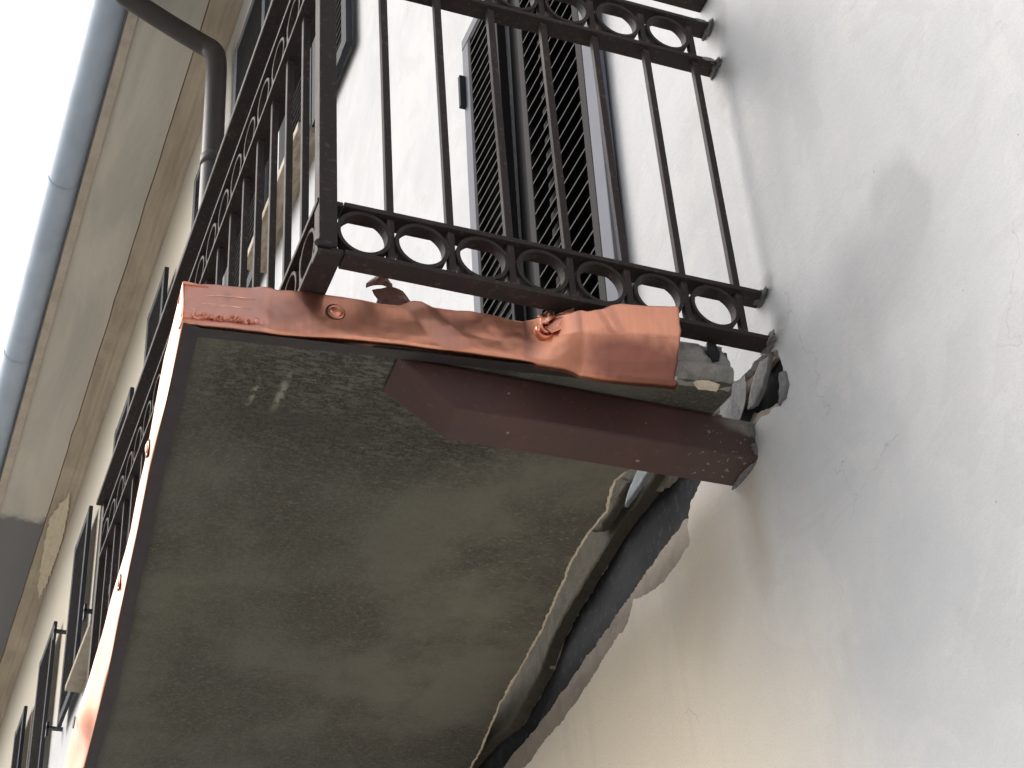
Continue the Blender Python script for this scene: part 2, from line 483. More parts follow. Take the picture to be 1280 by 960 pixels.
loss = rough([(.0, -.165), (-.012, -.22), (-.006, -.29), (.03, -.302), (.06, -.278), (.15, -.262), (.26, -.262), (.34, -.245), (.39, -.248), (.448, -.259), (.474, -.282), (.492, -.35), (.552, -.367), (.673, -.36), (.79, -.323),
              (.836, -.365), (.917, -.366), (1.037, -.388), (1.142, -.40), (1.278, -.411), (1.387, -.403), (1.533, -.414), (1.75, -.40), (2.1, -.39), (2.6, -.40), (2.72, -.35), (2.7, -.12),
              (2.0, -.02), (1.3, .015), (.9, .025), (.70, .018), (.60, -.055), (.42, -.10), (.32, -.112), (.26, -.115), (.22, -.108), (.13, -.128), (.06, -.135)], .007, .006, seed=2)
black_hole = rough([(.008, -.17), (.0, -.22), (.002, -.262), (.03, -.277), (.058, -.265), (.154, -.219), (.20, -.225), (.30, -.235), (.429, -.238), (.470, -.285), (.52, -.262), (.694, -.27), (.79, -.28), (.913, -.288), (1.016, -.298), (1.148, -.307), (1.258, -.318),
                    (1.4, -.327), (1.546, -.325), (1.699, -.324), (2.0, -.32), (2.6, -.33), (2.62, -.20), (2.2, -.20), (1.911, -.20), (1.777, -.205), (1.60, -.245), (1.469, -.232),
                    (1.348, -.211), (1.282, -.163), (1.193, -.14), (1.108, -.129), (.997, -.11), (.893, -.102), (.815, -.092), (.72, -.088), (.60, -.115), (.45, -.14), (.30, -.155), (.165, -.16), (.10, -.155), (.05, -.158)], .007, .0065, seed=5)

outer = [(-7, -4.2), (22, -4.2), (22, TOP), (-7, TOP)]
wholes = [[(w['a'], w['z0']), (w['b'], w['z0']), (w['b'], w['z1']), (w['a'], w['z1'])] for w in WINS]
wall = MB()
wall.add(*sheet_with_holes(outer, [loss, DOOR] + wholes, lambda x, z: (x, 0, z)))
# returns of every opening, and the broken thickness of the plaster skin
for hole, d in [(loss, .022), (DOOR, .24)] + [(h, .22) for h in wholes]:
    n = len(hole)
    wall.add([(p[0], 0, p[1]) for p in hole] + [(p[0], -d, p[1]) for p in hole],
             [(i, (i + 1) % n, n + (i + 1) % n, n + i) for i in range(n)])
o = at_house(wall.build('plastered_wall', M['plaster'], house))
def layer(name, outer, holes, y, depth, mat):
    mb = MB(); mb.add(*sheet_with_holes(outer, holes, lambda x, z: (x, y, z)))
    for h in holes:
        n = len(h)
        mb.add([(p[0], y, p[1]) for p in h] + [(p[0], y - depth, p[1]) for p in h], [(i, (i + 1) % n, n + (i + 1) % n, n + i) for i in range(n)])
    return at_house(mb.build(name, mat, house))
big = [(-.15, -.52), (2.9, -.52), (2.9, .10), (-.15, .10)]
layer('undercoat_render', big, [black_hole], -.016, .035, M['undercoat'])
# dark backing, slightly lumpy
rows = []
for j in range(26):
    z = -.36 + j * .016
    rows.append([(x * .03 - .1, -.034 + .010 * noise.noise(Vector((x * .12, z * 9, 3))), z) for x in range(100)])
at_house(MB().grid(rows).build('bitumen_backing', M['black'], house, smooth=True))

# remains of the slab still fixed in the wall above the dark strip
strip_lo = rough([(.49, -.085), (.64, -.10), (.80, -.098), (.90, -.108), (1.0, -.118), (1.11, -.135), (1.2, -.147), (1.29, -.17), (1.35, -.212), (1.47, -.238), (1.60, -.256), (1.78, -.222), (2.0, -.215), (2.6, -.21)], .008, .003, False, 9)
strip_lo = [(x, z) for x, z in strip_lo]
rows = []
for x, z in strip_lo:
    nn = .006 * noise.noise(Vector((x * 30, 2, 1)))
    rows.append([(x, -.03, z - .003), (x, .003 + nn * .4, z - .004), (x, .006 + nn * .3, z + .002), (x, .010 + nn * .4, z + .05), (x, .013 + nn * .3, z + .10), (x, .013 + nn * .3, z + .17), (x, .024, z + .24), (x, -.01, z + .26)])
at_house(MB().grid(rows).build('broken_slab_remains', M['stub'], house))
# pale smear of old mortar beside the beam seat
at_house(MB().grid([[(x, .004 + .006 * noise.noise(Vector((x * 40, z * 40, 0))), z) for x, z in r] for r in
                    [[(.245, -.095), (.20, -.104), (.165, -.128), (.13, -.136)], [(.262, -.13), (.21, -.14), (.17, -.16), (.135, -.165)],
                     [(.262, -.165), (.21, -.178), (.18, -.19), (.15, -.19)], [(.255, -.20), (.21, -.22), (.185, -.22), (.16, -.214)]]]).build('mortar_smear', M['fresh'], house))
# hanging flap of plaster beneath the rail end and a torn lip on its right
def lump(c, r, seed, mat, name, parent, sub=3, amp=.28, freq=26):
    bm = bmesh.new(); bmesh.ops.create_icosphere(bm, subdivisions=sub, radius=1)
    for v in bm.verts:
        d = v.co.normalized()
        k = 1 + amp * (noise.noise(d * 1.7 + Vector((seed, 0, 0))) + .5 * noise.noise(d * 4.5 + Vector((seed, 3, 0))))
        v.co = Vector(c) + Vector((d.x * r[0], d.y * r[1], d.z * r[2])) * k
    me = bpy.data.meshes.new(name); bm.to_mesh(me); bm.free(); me.materials.append(mat)
    return link(bpy.data.objects.new(name, me), parent)
def patch(outline, y, th, mat, name, parent, seed=0, step=.008, amp=.003, plane='xz'):
    """irregular flake with a raised, uneven face, lying on a wall (xz) or on the slab end (yz)"""
    o2 = rough(outline, step, amp, seed=seed)
    cx_ = sum(p[0] for p in o2) / len(o2); cz_ = sum(p[1] for p in o2) / len(o2)
    rows = []
    for f, h in ((1.0, -.006), (1.0, th * .35), (.93, th * .8), (.75, th), (.5, th), (.25, th), (0.02, th)):
        rows.append([])
        for p in o2 + o2[:1]:
            a = cx_ + (p[0] - cx_) * f; b = cz_ + (p[1] - cz_) * f
            hh = h + (th * .45 * noise.noise(Vector((a * 45, b * 45, seed))) + th * .15 * noise.noise(Vector((a * 140, b * 140, seed))) if f < 1 else 0)
            rows[-1].append((a, y + hh, b) if plane == 'xz' else (y - hh, a, b))
    return MB().grid(rows).build(name, mat, parent, smooth=True)
at_house(patch([(.070, -.146), (.020, -.156), (.046, -.185), (.080, -.216), (.118, -.226), (.152, -.214), (.118, -.172)], .0, .004, M['fresh'], 'render_flake', house, 3))
at_house(patch([(.004, -.225), (-.018, -.235), (-.022, -.275), (.0, -.296), (.030, -.292), (.012, -.265)], .0, .006, M['fresh'], 'render_flake', house, 5))
at_house(patch([(.591, -.068), (.530, -.110), (.600, -.120), (.705, -.118), (.66, -.085)], .036, .006, M['pale'], 'zinc_sliver', house, 2, .012, .002))
at_house(patch([(.66, -.075), (.72, -.02), (.83, -.01), (.90, -.07), (.84, -.10), (.74, -.095)], .030, .016, M['stub'], 'broken_lump', house, 6))

# inside lining behind openings so that no light leaks in
for h in [dict(a=.50, b=1.38, z0=.0, z1=2.45)] + WINS:
    lin = MB().add([(h['a'] - .05, -.9, h['z0'] - .05), (h['b'] + .05, -.9, h['z0'] - .05), (h['b'] + .05, -.9, h['z1'] + .05), (h['a'] - .05, -.9, h['z1'] + .05),
             (h['a'] - .05, -.2, h['z0'] - .05), (h['b'] + .05, -.2, h['z0'] - .05), (h['b'] + .05, -.2, h['z1'] + .05), (h['a'] - .05, -.2, h['z1'] + .05)],
            [(0, 1, 2, 3), (0, 1, 5, 4), (1, 2, 6, 5), (2, 3, 7, 6), (3, 0, 4, 7)])
    at_house(lin.build('room_lining', M['room'], house))

# eaves: soffit boards plastered, cornice steps, fascia board, gutter, roof
X0, X1 = -7.0, 21.5
seam = [0.20 + .012 * noise.noise(Vector((i * .6, 0, 5))) for i in range(120)]
rows_a, rows_b = [], []
for i in range(120):
    x = lerp(X0, X1, i / 119)
    rows_a.append([(x, .63, 7.10), (x, .50, 7.103), (x, .36, 7.098), (x, seam[i] + .004, 7.10), (x, seam[i] + .003, 7.118)])
at_house(MB().grid(rows_a).build('eaves_soffit', M['soffit'], house))
prof = [(.196, 7.118), (.196, 7.092), (.155, 7.088), (.12, 7.080), (.098, 7.068), (.094, 7.058), (.074, 7.056), (.060, 7.046), (.034, 7.036), (.018, 7.020), (.012, 7.004), (.001, 7.0)]
for i in range(120):
    x = lerp(X0, X1, i / 119)
    rows_b.append([(x, y + (seam[i] - .20 if k < 2 else 0), z) for k, (y, z) in enumerate(prof)])
at_house(MB().grid(rows_b).build('cornice_moulding', M['cornice'], house))
# fallen-off patch of the cornice showing cream plaster beneath
pt = rough([(11.55, .07), (11.8, .12), (12.1, .165), (12.5, .15), (12.8, .12), (13.2, .085), (13.5, .035), (13.1, .012), (12.6, .006), (12.2, .012), (11.8, .03)], .05, .014, seed=3)
pz = lambda y: curve([(p[0], p[1]) for p in reversed(prof[2:])], y)
mb = MB(); mb.add(*sheet_with_holes(pt, [], lambda x, y: (x, y + .004, pz(y) - .014)))
at_house(mb.build('bare_plaster_patch', M['cream'], house))
at_house(box('eaves_board', (X0, .63, 7.075), (X1, .70, 7.26), M['board'], house, .006))
# gutter: half round with bead, plus brackets and lap joints
gp = []
for k in range(19):
    a = math.pi * (1 + k / 18)
    gp.append((.822 + .120 * math.cos(a), 7.20 + .120 * math.sin(a)))
rows = [[(x, y, z) for y, z in gp] for x in [lerp(X0, X1, i / 60) for i in range(61)]]
gut = at_house(MB().grid(rows).build('roof_gutter', M['gutter'], house, smooth=True))
for x in (5.35, 7.6, 9.8, 12.0, 14.2):
    jb = MB(); jb.grid([[(x + dx, .822 + .124 * math.cos(math.pi * (1 + k / 18)), 7.20 + .124 * math.sin(math.pi * (1 + k / 18))) for k in range(19)] for dx in (0, .035)])
    jo = jb.build('lap_joint', M['gutter'], gut, smooth=True); jo.matrix_parent_inverse = Matrix.Identity(4)
rf = MB()
rf.hexa([(X0, -6, 10.0), (X1, -6, 10.0), (X1, .86, 7.27), (X0, .86, 7.27), (X0, -6, 10.12), (X1, -6, 10.12), (X1, .86, 7.39), (X0, .86, 7.39)])
at_house(rf.build('tiled_roof', M['tile'], house))

# downpipe with swan neck
dp = MB()
P = [(5.52, .82, 7.12), (5.52, .82, 7.04), (5.53, .79, 6.98), (5.55, .72, 6.96), (5.63, .44, 6.90), (5.68, .20, 6.84), (5.66, .125, 6.78), (5.62, .11, 6.66), (5.60, .11, 6.4), (5.58, .11, 5.0), (5.58, .11, 2.0), (5.58, .11, -4.1)]
# round the bends
def smooth_path(P, it=2):
    for _ in range(it):
        Q = [P[0]]
        for a, b in zip(P, P[1:]):
            a, b = Vector(a), Vector(b)
            Q += [tuple(a * .75 + b * .25), tuple(a * .25 + b * .75)]
        Q.append(P[-1]); P = Q
    return P
pipe = at_house(dp.tube(smooth_path(P), .070, 24).build('downpipe', M['pipe'], house, smooth=True))
at_house(MB().tube([(5.59, .11, 5.70), (5.59, .11, 5.62)], .077, 24).build('pipe_collar', M['pipe'], house, smooth=True))

# louvred shutter leaf as a part of the house: frame members and slats are its sub-parts
def leaf(x0, x1, z0, z1, y, name='shutter', pitch=.05, lean=0.0, singly=True, stile=.06, outer='far', parent=house, tilt=0.0, dark=None, frame_mat=None, bottom=.09, yaw=0.0):
    T = .032
    fm = frame_mat or M['shutter']
    mb = MB().box((x0, y - T, z0), (x0 + stile, y, z1)).box((x1 - stile, y - T, z0), (x1, y, z1))
    mb.box((x0 + stile, y - T + .002, z0), (x1 - stile, y - .002, z0 + bottom)).box((x0 + stile, y - T + .002, z1 - stile), (x1 - stile, y - .002, z1))
    mid = (z0 + z1) / 2
    lf = mb.build(name, fm, parent, bevel=.0025)
    at_house(lf)
    if lean or yaw:
        c = Matrix.Translation((x0, y, z0))
        lf.matrix_parent_inverse = Matrix.Translation((-HL[0], -HL[1], -HL[2])) @ c @ Matrix.Rotation(lean, 4, 'Y') @ Matrix.Rotation(yaw, 4, 'Z') @ c.inverted()
    # slats: thin boards sloping down and out
    L = x1 - x0 - 2 * stile
    sm = MB().hexa([(0, -.030, .020), (L, -.030, .020), (L, .0, -.012), (0, .0, -.012), (0, -.030, .026), (L, -.030, .026), (L, .0, -.006), (0, .0, -.006)])
    zs = []
    z = z0 + bottom + pitch * .5
    while z < z1 - stile - .01:
        zs.append(z); z += pitch
    if singly:
        me = sm.mesh('slat', dark or M['slat'])
        for z in zs:
            s = bpy.data.objects.new('slat', me); link(s, lf); s.location = (x0 + stile, y - .001, z)
    else:
        mm = MB()
        for z in zs:
            mm.add([(v[0] + x0 + stile, v[1] + y - .001, v[2] + z) for v in sm.v], sm.f)
        s = mm.build('slats', dark or M['slat'], lf); s['kind'] = 'stuff'
    return lf

for i, w in enumerate(WINS):
    a, b, z0, z1 = w['a'], w['b'], w['z0'], w['z1']
    fr = MB()
    t = .05
    fr.box((a, -.16, z0), (a + t, -.10, z1)).box((b - t, -.16, z0), (b, -.10, z1)).box((a + t, -.16, z0), (b - t, -.10, z0 + t)).box((a + t, -.16, z1 - t), (b - t, -.10, z1))
    fr.box(((a + b) / 2 - .03, -.158, z0 + t), ((a + b) / 2 + .03, -.098, z1 - t))
    wo_ = at_house(fr.build('window', M['frame'], house, bevel=.004))
    for (p, q) in ((a + t, (a + b) / 2 - .03), ((a + b) / 2 + .03, b - t)):
        box('pane', (p, -.135, z0 + t), (q, -.128, z1 - t), M['glass'], wo_)
    # sill
    sm = M['sill'] if i == 0 else M['stone']
    at_house(box('window_sill', (a - .06, -.02, z0 - .055), (b + .10, .13, z0 - .002), sm, house, .006))
    if w['near']:
        leaf(w['near'][0], w['near'][1], z0 - .02, z1 + .08, .075 if i else .06, singly=False, stile=.075)
    leaf(w['far'][0], w['far'][1], z0 - .02, z1 + .08, .075 if i else .06, singly=False, stile=.075)
    if i == 0:
        # one inner leaf half closed in the opening
        leaf(a + .28, a + .72, z0 + .02, z1 - .02, -.03, singly=False, stile=.06)
        at_house(box('window_reveal', (b - .09, -.19, z0), (b, -.004, z1), M['curtain'], house))
# small iron shutter catch
for x, z in ((11.18, 5.35), (9.43, 4.55), (11.0, 4.35)):
    cb = MB().box((x - .02, .0, z), (x + .02, .13, z + .02)).box((x - .02, .11, z - .07), (x + .02, .13, z + .06))
    at_house(cb.build('shutter_catch', M['blackmetal'], house))

# balcony door: frame, closed leaf, two louvred shutters
dr = MB()
dr.hexa([(1.02, -.10, -.11), (1.12, -.10, -.11), (1.12, -.02, -.11), (1.02, -.02, -.11), (.925, -.10, 2.40), (1.01, -.10, 2.40), (1.01, -.02, 2.40), (.925, -.02, 2.40)])
dr.hexa([(1.19, -.10, -.11), (1.33, -.10, -.11), (1.33, -.004, -.11), (1.19, -.004, -.11), (1.08, -.10, 2.40), (1.19, -.10, 2.40), (1.19, -.004, 2.40), (1.08, -.004, 2.40)])
dr.box((.56, -.12, 2.30), (1.20, -.03, 2.39)).box((.60, -.12, -.11), (1.33, -.03, -.03))
door = at_house(dr.build('balcony_door', M['frame'], house, bevel=.004))
box('door_panel', (1.335, -.101, .06), (1.345, -.1, 2.3), M['frame'], door)
MB().hexa([(.58, -.16, .0), (1.34, -.16, .0), (1.34, -.102, .0), (.58, -.102, .0), (.53, -.16, 2.38), (1.20, -.16, 2.38), (1.20, -.102, 2.38), (.53, -.102, 2.38)]).build('door_panel', M['frame'], door)
LE = math.radians(-2.4)
ln = leaf(.665, 1.115, .17, 2.42, .045, 'shutter', .0605, LE, True, .04, frame_mat=M['frame'])
MB().box((.595, .010, .17), (.662, .046, 2.42)).build('stile', M['stile'], ln, bevel=.003)
lf_ = leaf(1.275, 1.545, .17, 2.36, .045, 'shutter', .047, LE, True, .022, bottom=.06, frame_mat=M['frame'])
MB().box((1.548, .010, .17), (1.606, .044, 2.36)).build('stile', M['stile'], lf_, bevel=.003)
MB().box((1.275, .011, 2.362), (1.606, .045, 2.41)).build('top_rail', M['stile'], lf_, bevel=.003)
MB().box((1.585, .044, 2.07), (1.604, .066, 2.22)).build('latch', M['shutter'], lf_, bevel=.003)

# ------------------------------------------------------------------ balcony slab (pulled out of line at the near end)
PX = lambda y: .04 + .1154 * (y - .2)         # near edge line of the slab
slab = empty('balcony_slab', (1.3, .6, -.25))
tag(slab, 'dark weathered concrete balcony slab torn away from the wall, seen from below', 'balcony slab')
slab.location = (0, 0, 0)
lip = rough([(.395, .189), (.434, .199), (.559, .167), (.648, .173), (.771, .162), (.898, .141), (1.11, .109), (1.299, .091), (1.5, .071), (1.784, .024), (1.887, .015), (2.3, -.02), (2.95, -.06)], .006, .0022, False, 4)
outl = [(.165, 1.222), (.658, 1.176), (1.158, 1.130), (1.545, 1.092), (2.111, 1.052), (2.95, 1.045)]
near = [(PX(1.22) + .012, 1.222), (PX(.7) + .012, .7), (PX(.24) + .012, .24), (PX(.10) + .012, .10), (.075, .085), (.20, .10), (.30, .13), (.37, .17)]
poly = near[:1] + near[1:] + lip + [(2.95, 1.045)] + outl[::-1][1:-1]
ZB, ZT = -.250, -.165
sb = MB()
vs, fs = sheet_with_holes(poly, [], lambda x, y: (x, y, ZB)); sb.add(vs, fs)
vs, fs = sheet_with_holes(poly, [], lambda x, y: (x, y, ZT)); sb.add(vs, fs)
n = len(poly)
sb.add([(p[0], p[1], ZB) for p in poly] + [(p[0], p[1], ZT) for p in poly], [(i, (i + 1) % n, n + (i + 1) % n, n + i) for i in range(n)])
sb.build('slab_body', M['slab'], slab)
# thin pale skin of render left along the torn edge
lr = MB()
rows = []
for i, (x, y) in enumerate(lip):
    w = max(0.0, .0012 + .004 * noise.noise(Vector((x * 9, 4, 2))) + .004 * noise.noise(Vector((x * 50, 0, 2))))
    rows.append([(x, y - .002, ZB + .010), (x, y - .003, ZB - .002), (x, y + w, ZB - .003), (x, y + w + .001, ZB + .001)])
lr.grid(rows).build('torn_render_lip', M['cream'], slab)

# bull-nosed cement end of the slab, bare beyond the copper
nb = MB(); rows = []
nprof = [(.030, -.252), (.004, -.247), (-.006, -.225), (-.004, -.212), (.010, -.205), (.003, -.190), (.004, -.165), (.014, -.146), (.030, -.134), (.055, -.129), (.10, -.130)]
ys = [.36 - k * .0125 for k in range(22)]
for y in ys:
    e = 1.0
    if y < .125: e = max(.25, 1 - ((.125 - y) / .035) ** 2 * .55)
    row = []
    for k, (dx, z) in enumerate(nprof):
        nn = noise.noise(Vector((y * 30, z * 30, k * .1))) * .006 + noise.noise(Vector((y * 90, z * 90, 1))) * .003
        # a bite out of the upper edge
        bite = math.exp(-((y - .135) / .013) ** 2 - ((z + .160) / .018) ** 2) * .035
        zz = lerp(-.24, z, e if z > -.20 else 1)
        row.append((PX(y) + dx + nn + bite + (1 - e) * .02 + .0, y, zz + nn * .6 - bite * .2))
    rows.append(row)
nb.grid(rows)
nb.add(rows[-1] + [(PX(.1) + .09, .11, -.19)], [(k, k + 1, len(nprof)) for k in range(len(nprof) - 1)])
nb.build('cement_nosing', M['nose'], slab, smooth=True)
patch([(.300, -.262), (.262, -.235), (.228, -.232), (.222, -.252), (.235, -.270), (.275, -.278)], .056, .008, M['cream'], 'mortar_smear', slab, 3, .006, .003, 'yz')
patch([(.190, -.262), (.160, -.255), (.132, -.262), (.138, -.274), (.18, -.276)], .040, .008, M['cream'], 'mortar_smear', slab, 5, .006, .002, 'yz')
patch([(.147, -.150), (.128, -.152), (.121, -.172), (.126, -.196), (.140, -.200), (.149, -.180)], .034, .002, M['black'], 'cavity_shade', slab, 4, .005, .002, 'yz')  # black patch standing in for the shade inside a small cavity
for k in range(9):
    lump((.095 + random.uniform(-.03, .04), .10 + random.uniform(-.015, .05), -.13 - random.uniform(0, .05)), (.012, .012, .010), k + 20, M['nose'], 'rubble', slab, 2, .5)

# ------------------------------------------------------------------ copper flashing
cop = empty('copper_flashing', (0, 0, 0))
tag(cop, 'dented shiny copper flashing wrapped round the edge of the balcony slab', 'flashing')
topz = [(.235, -.117), (.325, -.135), (.371, -.142), (.40, -.155), (.447, -.181), (.485, -.183), (.525, -.160), (.545, -.155), (.574, -.155), (.642, -.152), (.666, -.147), (.709, -.150), (.742, -.151), (.766, -.138), (.783, -.136), (.808, -.149), (.849, -.152), (.882, -.149), (.939, -.147), (1.003, -.148), (1.059, -.150), (1.075, -.147), (1.131, -.151), (1.178, -.152), (1.242, -.158)]
botz = [(.235, -.279), (.256, -.281), (.402, -.298), (.455, -.298), (.50, -.275), (.54, -.253), (.564, -.250), (.647, -.249), (.729, -.246), (.811, -.245), (.939, -.250), (1.05, -.254), (1.144, -.252), (1.242, -.255)]
def dent(y, t, z):
    """how far the sheet stands off its line (negative is towards the viewer); t is 0 at the top, 1 at the foot"""
    d = 0.0
    # folded box at the wall end: sharp crease pushed forward, faces above and below
    k = max(0.0, min(1.0, (.550 - y) / .085)); k = .5 * k + .5 * k * k * (3 - 2 * k)
    cr = .49
    back = 0.0 if t < cr else .044 * (t - cr) / (1 - cr)
    d -= (PX(y) + .017 - back) * k
    # facet wrinkles in the upper fold
    if y < .53 and t < cr:
        d += .006 * max(0, 1 - abs((y - .395) / .022 + (t - .3) * 2.6)) * k
    if y < .5 and t > cr:
        d -= .003 * k * max(0, 1 - abs((t - .80) / .14 - (y - .25) * 2.2))
    # broad buckles
    ys_ = y + .085 * t
    d -= curve([(.55, 0.0), (.66, .001), (.745, .008), (.765, .007), (.810, -.001), (.84, 0.0), (.92, .003), (1.01, .0065), (1.03, .0065), (1.085, .0008), (1.11, 0.0), (1.3, .0035)], ys_) * (1 if y > .56 else max(0, (y - .53) / .03))
    d -= .006 * math.exp(-((y - 1.085) / .02) ** 2) * (1 - .4 * t)
    d -= .008 * math.exp(-((y - .63) / .04) ** 2) * max(0, 1 - t * 1.6)
    d += .0018 * noise.noise(Vector((y * 12, t * 1.6, 0))) + .0006 * noise.noise(Vector((y * 50, t * 5, 4)))
    # pressed-in scar along the foot near the corner
    if y > 1.08: d += .006 * math.exp(-((t - .86) / .06) ** 2) * (1 + noise.noise(Vector((y * 70, 0, 0))))
    return d
NY, NT = 190, 50
rows = []
for i in range(NY + 1):
    y = lerp(.235, 1.242, i / NY)
    zt, zb = curve(topz, y), curve(botz, y)
    zt += .0012 * noise.noise(Vector((y * 60, 9, 0)))
    row = []
    # top return lying back over the slab
    x0 = PX(y) + dent(y, 0, zt)
    if y > .53: row.append((x0 + .05, y, zt - .012)); row.append((x0 + .004, y, zt + .0005))
    else: row.append((x0 + .0035, y, zt - .006)); row.append((x0 + .002, y, zt + .0003))
    for j in range(NT + 1):
        t = j / NT; z = lerp(zt, zb, t)
        row.append((PX(y) + dent(y, t, z), y + (.010 * t + .002 * noise.noise(Vector((t * 9, 1, 2)))) * max(0, 1 - (y - .235) / .06), z))
    xb = PX(y) + dent(y, 1, zb)
    row.append((xb + .003, y, zb - .003)); row.append((xb + .022 + .003 * noise.noise(Vector((y * 12, 0, 7))), y, zb - .006 + (.004 if y > .7 else 0)))
    row.append((xb + .023, y, zb + .004))
    rows.append(row)
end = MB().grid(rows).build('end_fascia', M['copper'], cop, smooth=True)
sol = end.modifiers.new('thickness', 'SOLIDIFY'); sol.thickness = .0012; sol.offset = 1

# long outer fascia, bowed by the blow
fb = [(.150, 1.240), (.40, 1.218), (.658, 1.199), (.90, 1.175), (1.158, 1.152), (1.545, 1.114), (1.85, 1.092), (2.111, 1.073), (2.5, 1.060), (2.95, 1.052)]
ft = [(.150, 1.243), (.40, 1.228), (.791, 1.187), (1.05, 1.165), (1.314, 1.149), (1.55, 1.136), (1.721, 1.128), (2.0, 1.118), (2.313, 1.100), (2.6, 1.085), (2.95, 1.07)]
rows = []
for i in range(151):
    x = lerp(.150, 2.95, i / 150)
    yb, yt = curve(fb, x), curve(ft, x)
    row = [(x, yt - .05, -.160), (x, yt - .004, -.158)]
    for j in range(13):
        t = j / 12
        bulge = .004 * noise.noise(Vector((x * 4, t * 2, 3))) + (.018 * math.exp(-((x - 1.92) / .12) ** 2) * math.sin(math.pi * t))
        row.append((x, lerp(yt, yb, t) + bulge, lerp(-.160, -.258, t)))
    row.append((x, yb - .003, -.262)); row.append((x, yb - .026 + .002 * noise.noise(Vector((x * 8, 0, 0))), -.259)); row.append((x, yb - .027, -.250))
    rows.append(row)
lg = MB().grid(rows).build('long_fascia', M['copper'], cop, smooth=True)
sol = lg.modifiers.new('thickness', 'SOLIDIFY'); sol.thickness = .0012; sol.offset = -1

# dark drip strips folded under both edges, against the concrete
def ribbon(pts, w, z, mat, name, parent, nrm):
    mb = MB(); rows = []
    for (x, y) in pts:
        rows.append([(x, y, z), (x + nrm[0] * w, y + nrm[1] * w, z + .001), (x + nrm[0] * (w + .001), y + nrm[1] * (w + .001), z + .012)])
    return mb.grid(rows).build(name, mat, parent)
ribbon([(x, curve(fb, x) - .0015) for x in [.15 + .05 * i for i in range(57)]], .033, -.2650, M['copper_dark'], 'drip_strip', cop, (.15, -1))
ribbon([(PX(y) + .0015 + .002 * noise.noise(Vector((y * 9, 0, 0))), y) for y in [.245 + .02 * i for i in range(50)]], .029, -.2640, M['copper_dark'], 'drip_strip', cop, (1, -.1))

# screws with sealing washers
def screw(c, nrm, r, parent, name='cap_screw'):
    nrm = Vector(nrm).normalized(); q = nrm.to_track_quat('Z', 'Y').to_matrix().to_4x4()
    q.translation = Vector(c)
    mb = MB(); rows = []
    pr = [(1.05, 0), (1.05, .12), (.92, .22), (.80, .20), (.76, .06), (.70, .05), (.66, .26), (.58, .36), (.30, .42), (.0, .43)]
    for k in range(25):
        a = 2 * math.pi * k / 24
        rows.append([tuple(q @ Vector((r * p[0] * math.cos(a), r * p[0] * math.sin(a), r * p[1]))) for p in pr])
    return mb.grid(rows).build(name, M['copper'], parent, smooth=True)
yv = .941
screw((PX(yv) + dent(yv, .42, -.19) - .001, yv, -.191), (-1, .115, -.05), .0175, cop)
rg = MB().tube([(PX(yv) + dent(yv, .42, -.19) - .002, yv + .0185 * math.cos(a), -.191 + .0185 * math.sin(a)) for a in [2 * math.pi * k / 32 for k in range(33)]], .0022, 6, False)
rg.build('sealing_ring', M['copper_dark'], cop, smooth=True)
for x, z in ((.66, -.205), (1.22, -.205), (1.93, -.205)):
    y = lerp(curve(ft, x), curve(fb, x), .45)
    screw((x, y + .002, z), (.05, 1, -.1), .0165, cop)
    MB().tube([(x + .0185 * math.cos(a), y + .003, z + .0185 * math.sin(a)) for a in [2 * math.pi * k / 32 for k in range(33)]], .0025, 6, False).build('sealing_ring', M['copper_dark'], cop, smooth=True)
MB().tube([(2.02, 1.121, -.175), (2.02, 1.124, -.175)], [.018, .016], 16).build('hole_shade', M['blackmetal'], cop)  # black disc standing in for the dark inside of a hole

# rolled-up curl where the sheet was crushed round its screw
cr = MB()
cy, cz = .524, -.208
cx = .038
rows = []
for k in range(70):
    a = k / 69 * 4.2 * math.pi; r = .004 + .0165 * k / 69
    rows.append([(cx - .016 + .004 * math.sin(a * .7) + .006 * k / 69, cy + r * math.cos(a), cz + r * .95 * math.sin(a)), (cx + .018, cy + (r + .003) * math.cos(a + .2) - .008, cz + (r + .003) * math.sin(a + .2) + .008)])
c1 = cr.grid(rows).build('rolled_curl', M['copper'], cop, smooth=True)
s_ = c1.modifiers.new('thickness', 'SOLIDIFY'); s_.thickness = .0014
def tongue(path, w, twist, name='torn_tongue', wave=.003, mat='copper'):
    path = [Vector(p) for p in path]; mb = MB(); rows = []
    m = 22
    for k in range(m):
        u = k / (m - 1) * (len(path) - 1); i = min(int(u), len(path) - 2); f = u - i
        p = path[i].lerp(path[i + 1], f); d = (path[i + 1] - path[i]).normalized()
        s0 = d.orthogonal().normalized(); q = Matrix.Rotation(twist[0] + (twist[1] - twist[0]) * k / (m - 1), 3, d)
        s1 = q @ s0; nn = d.cross(s1)
        ww = w * (1 - .35 * k / m)
        rows.append([tuple(p + s1 * ww * (j / 5 - .5) + nn * wave * math.sin(j * 1.9 + k * .35) + nn * ww * .5 * math.cos(j / 5 * math.pi)) for j in range(6)])
    o = mb.grid(rows).build(name, M[mat], cop, smooth=True)
    s_ = o.modifiers.new('thickness', 'SOLIDIFY'); s_.thickness = .0013
    return o
tongue([(cx, .528, -.200), (cx - .004, .516, -.176), (cx + .004, .510, -.158), (cx + .01, .517, -.148)], .030, (0, 1.4))
tongue([(cx - .008, .520, -.208), (cx - .010, .495, -.180), (cx - .008, .474, -.160), (cx - .004, .455, -.145)], .022, (.6, 2.6))
tongue([(cx - .014, .522, -.215), (cx - .024, .495, -.196), (cx - .030, .465, -.182), (cx - .036, .435, -.170)], .016, (1.2, 3.0))
tongue([(cx - .006, .505, -.190), (cx - .006, .488, -.168), (cx - .002, .478, -.152), (cx - .002, .465, -.136)], .014, (2.2, 3.6), mat='copper_dark')
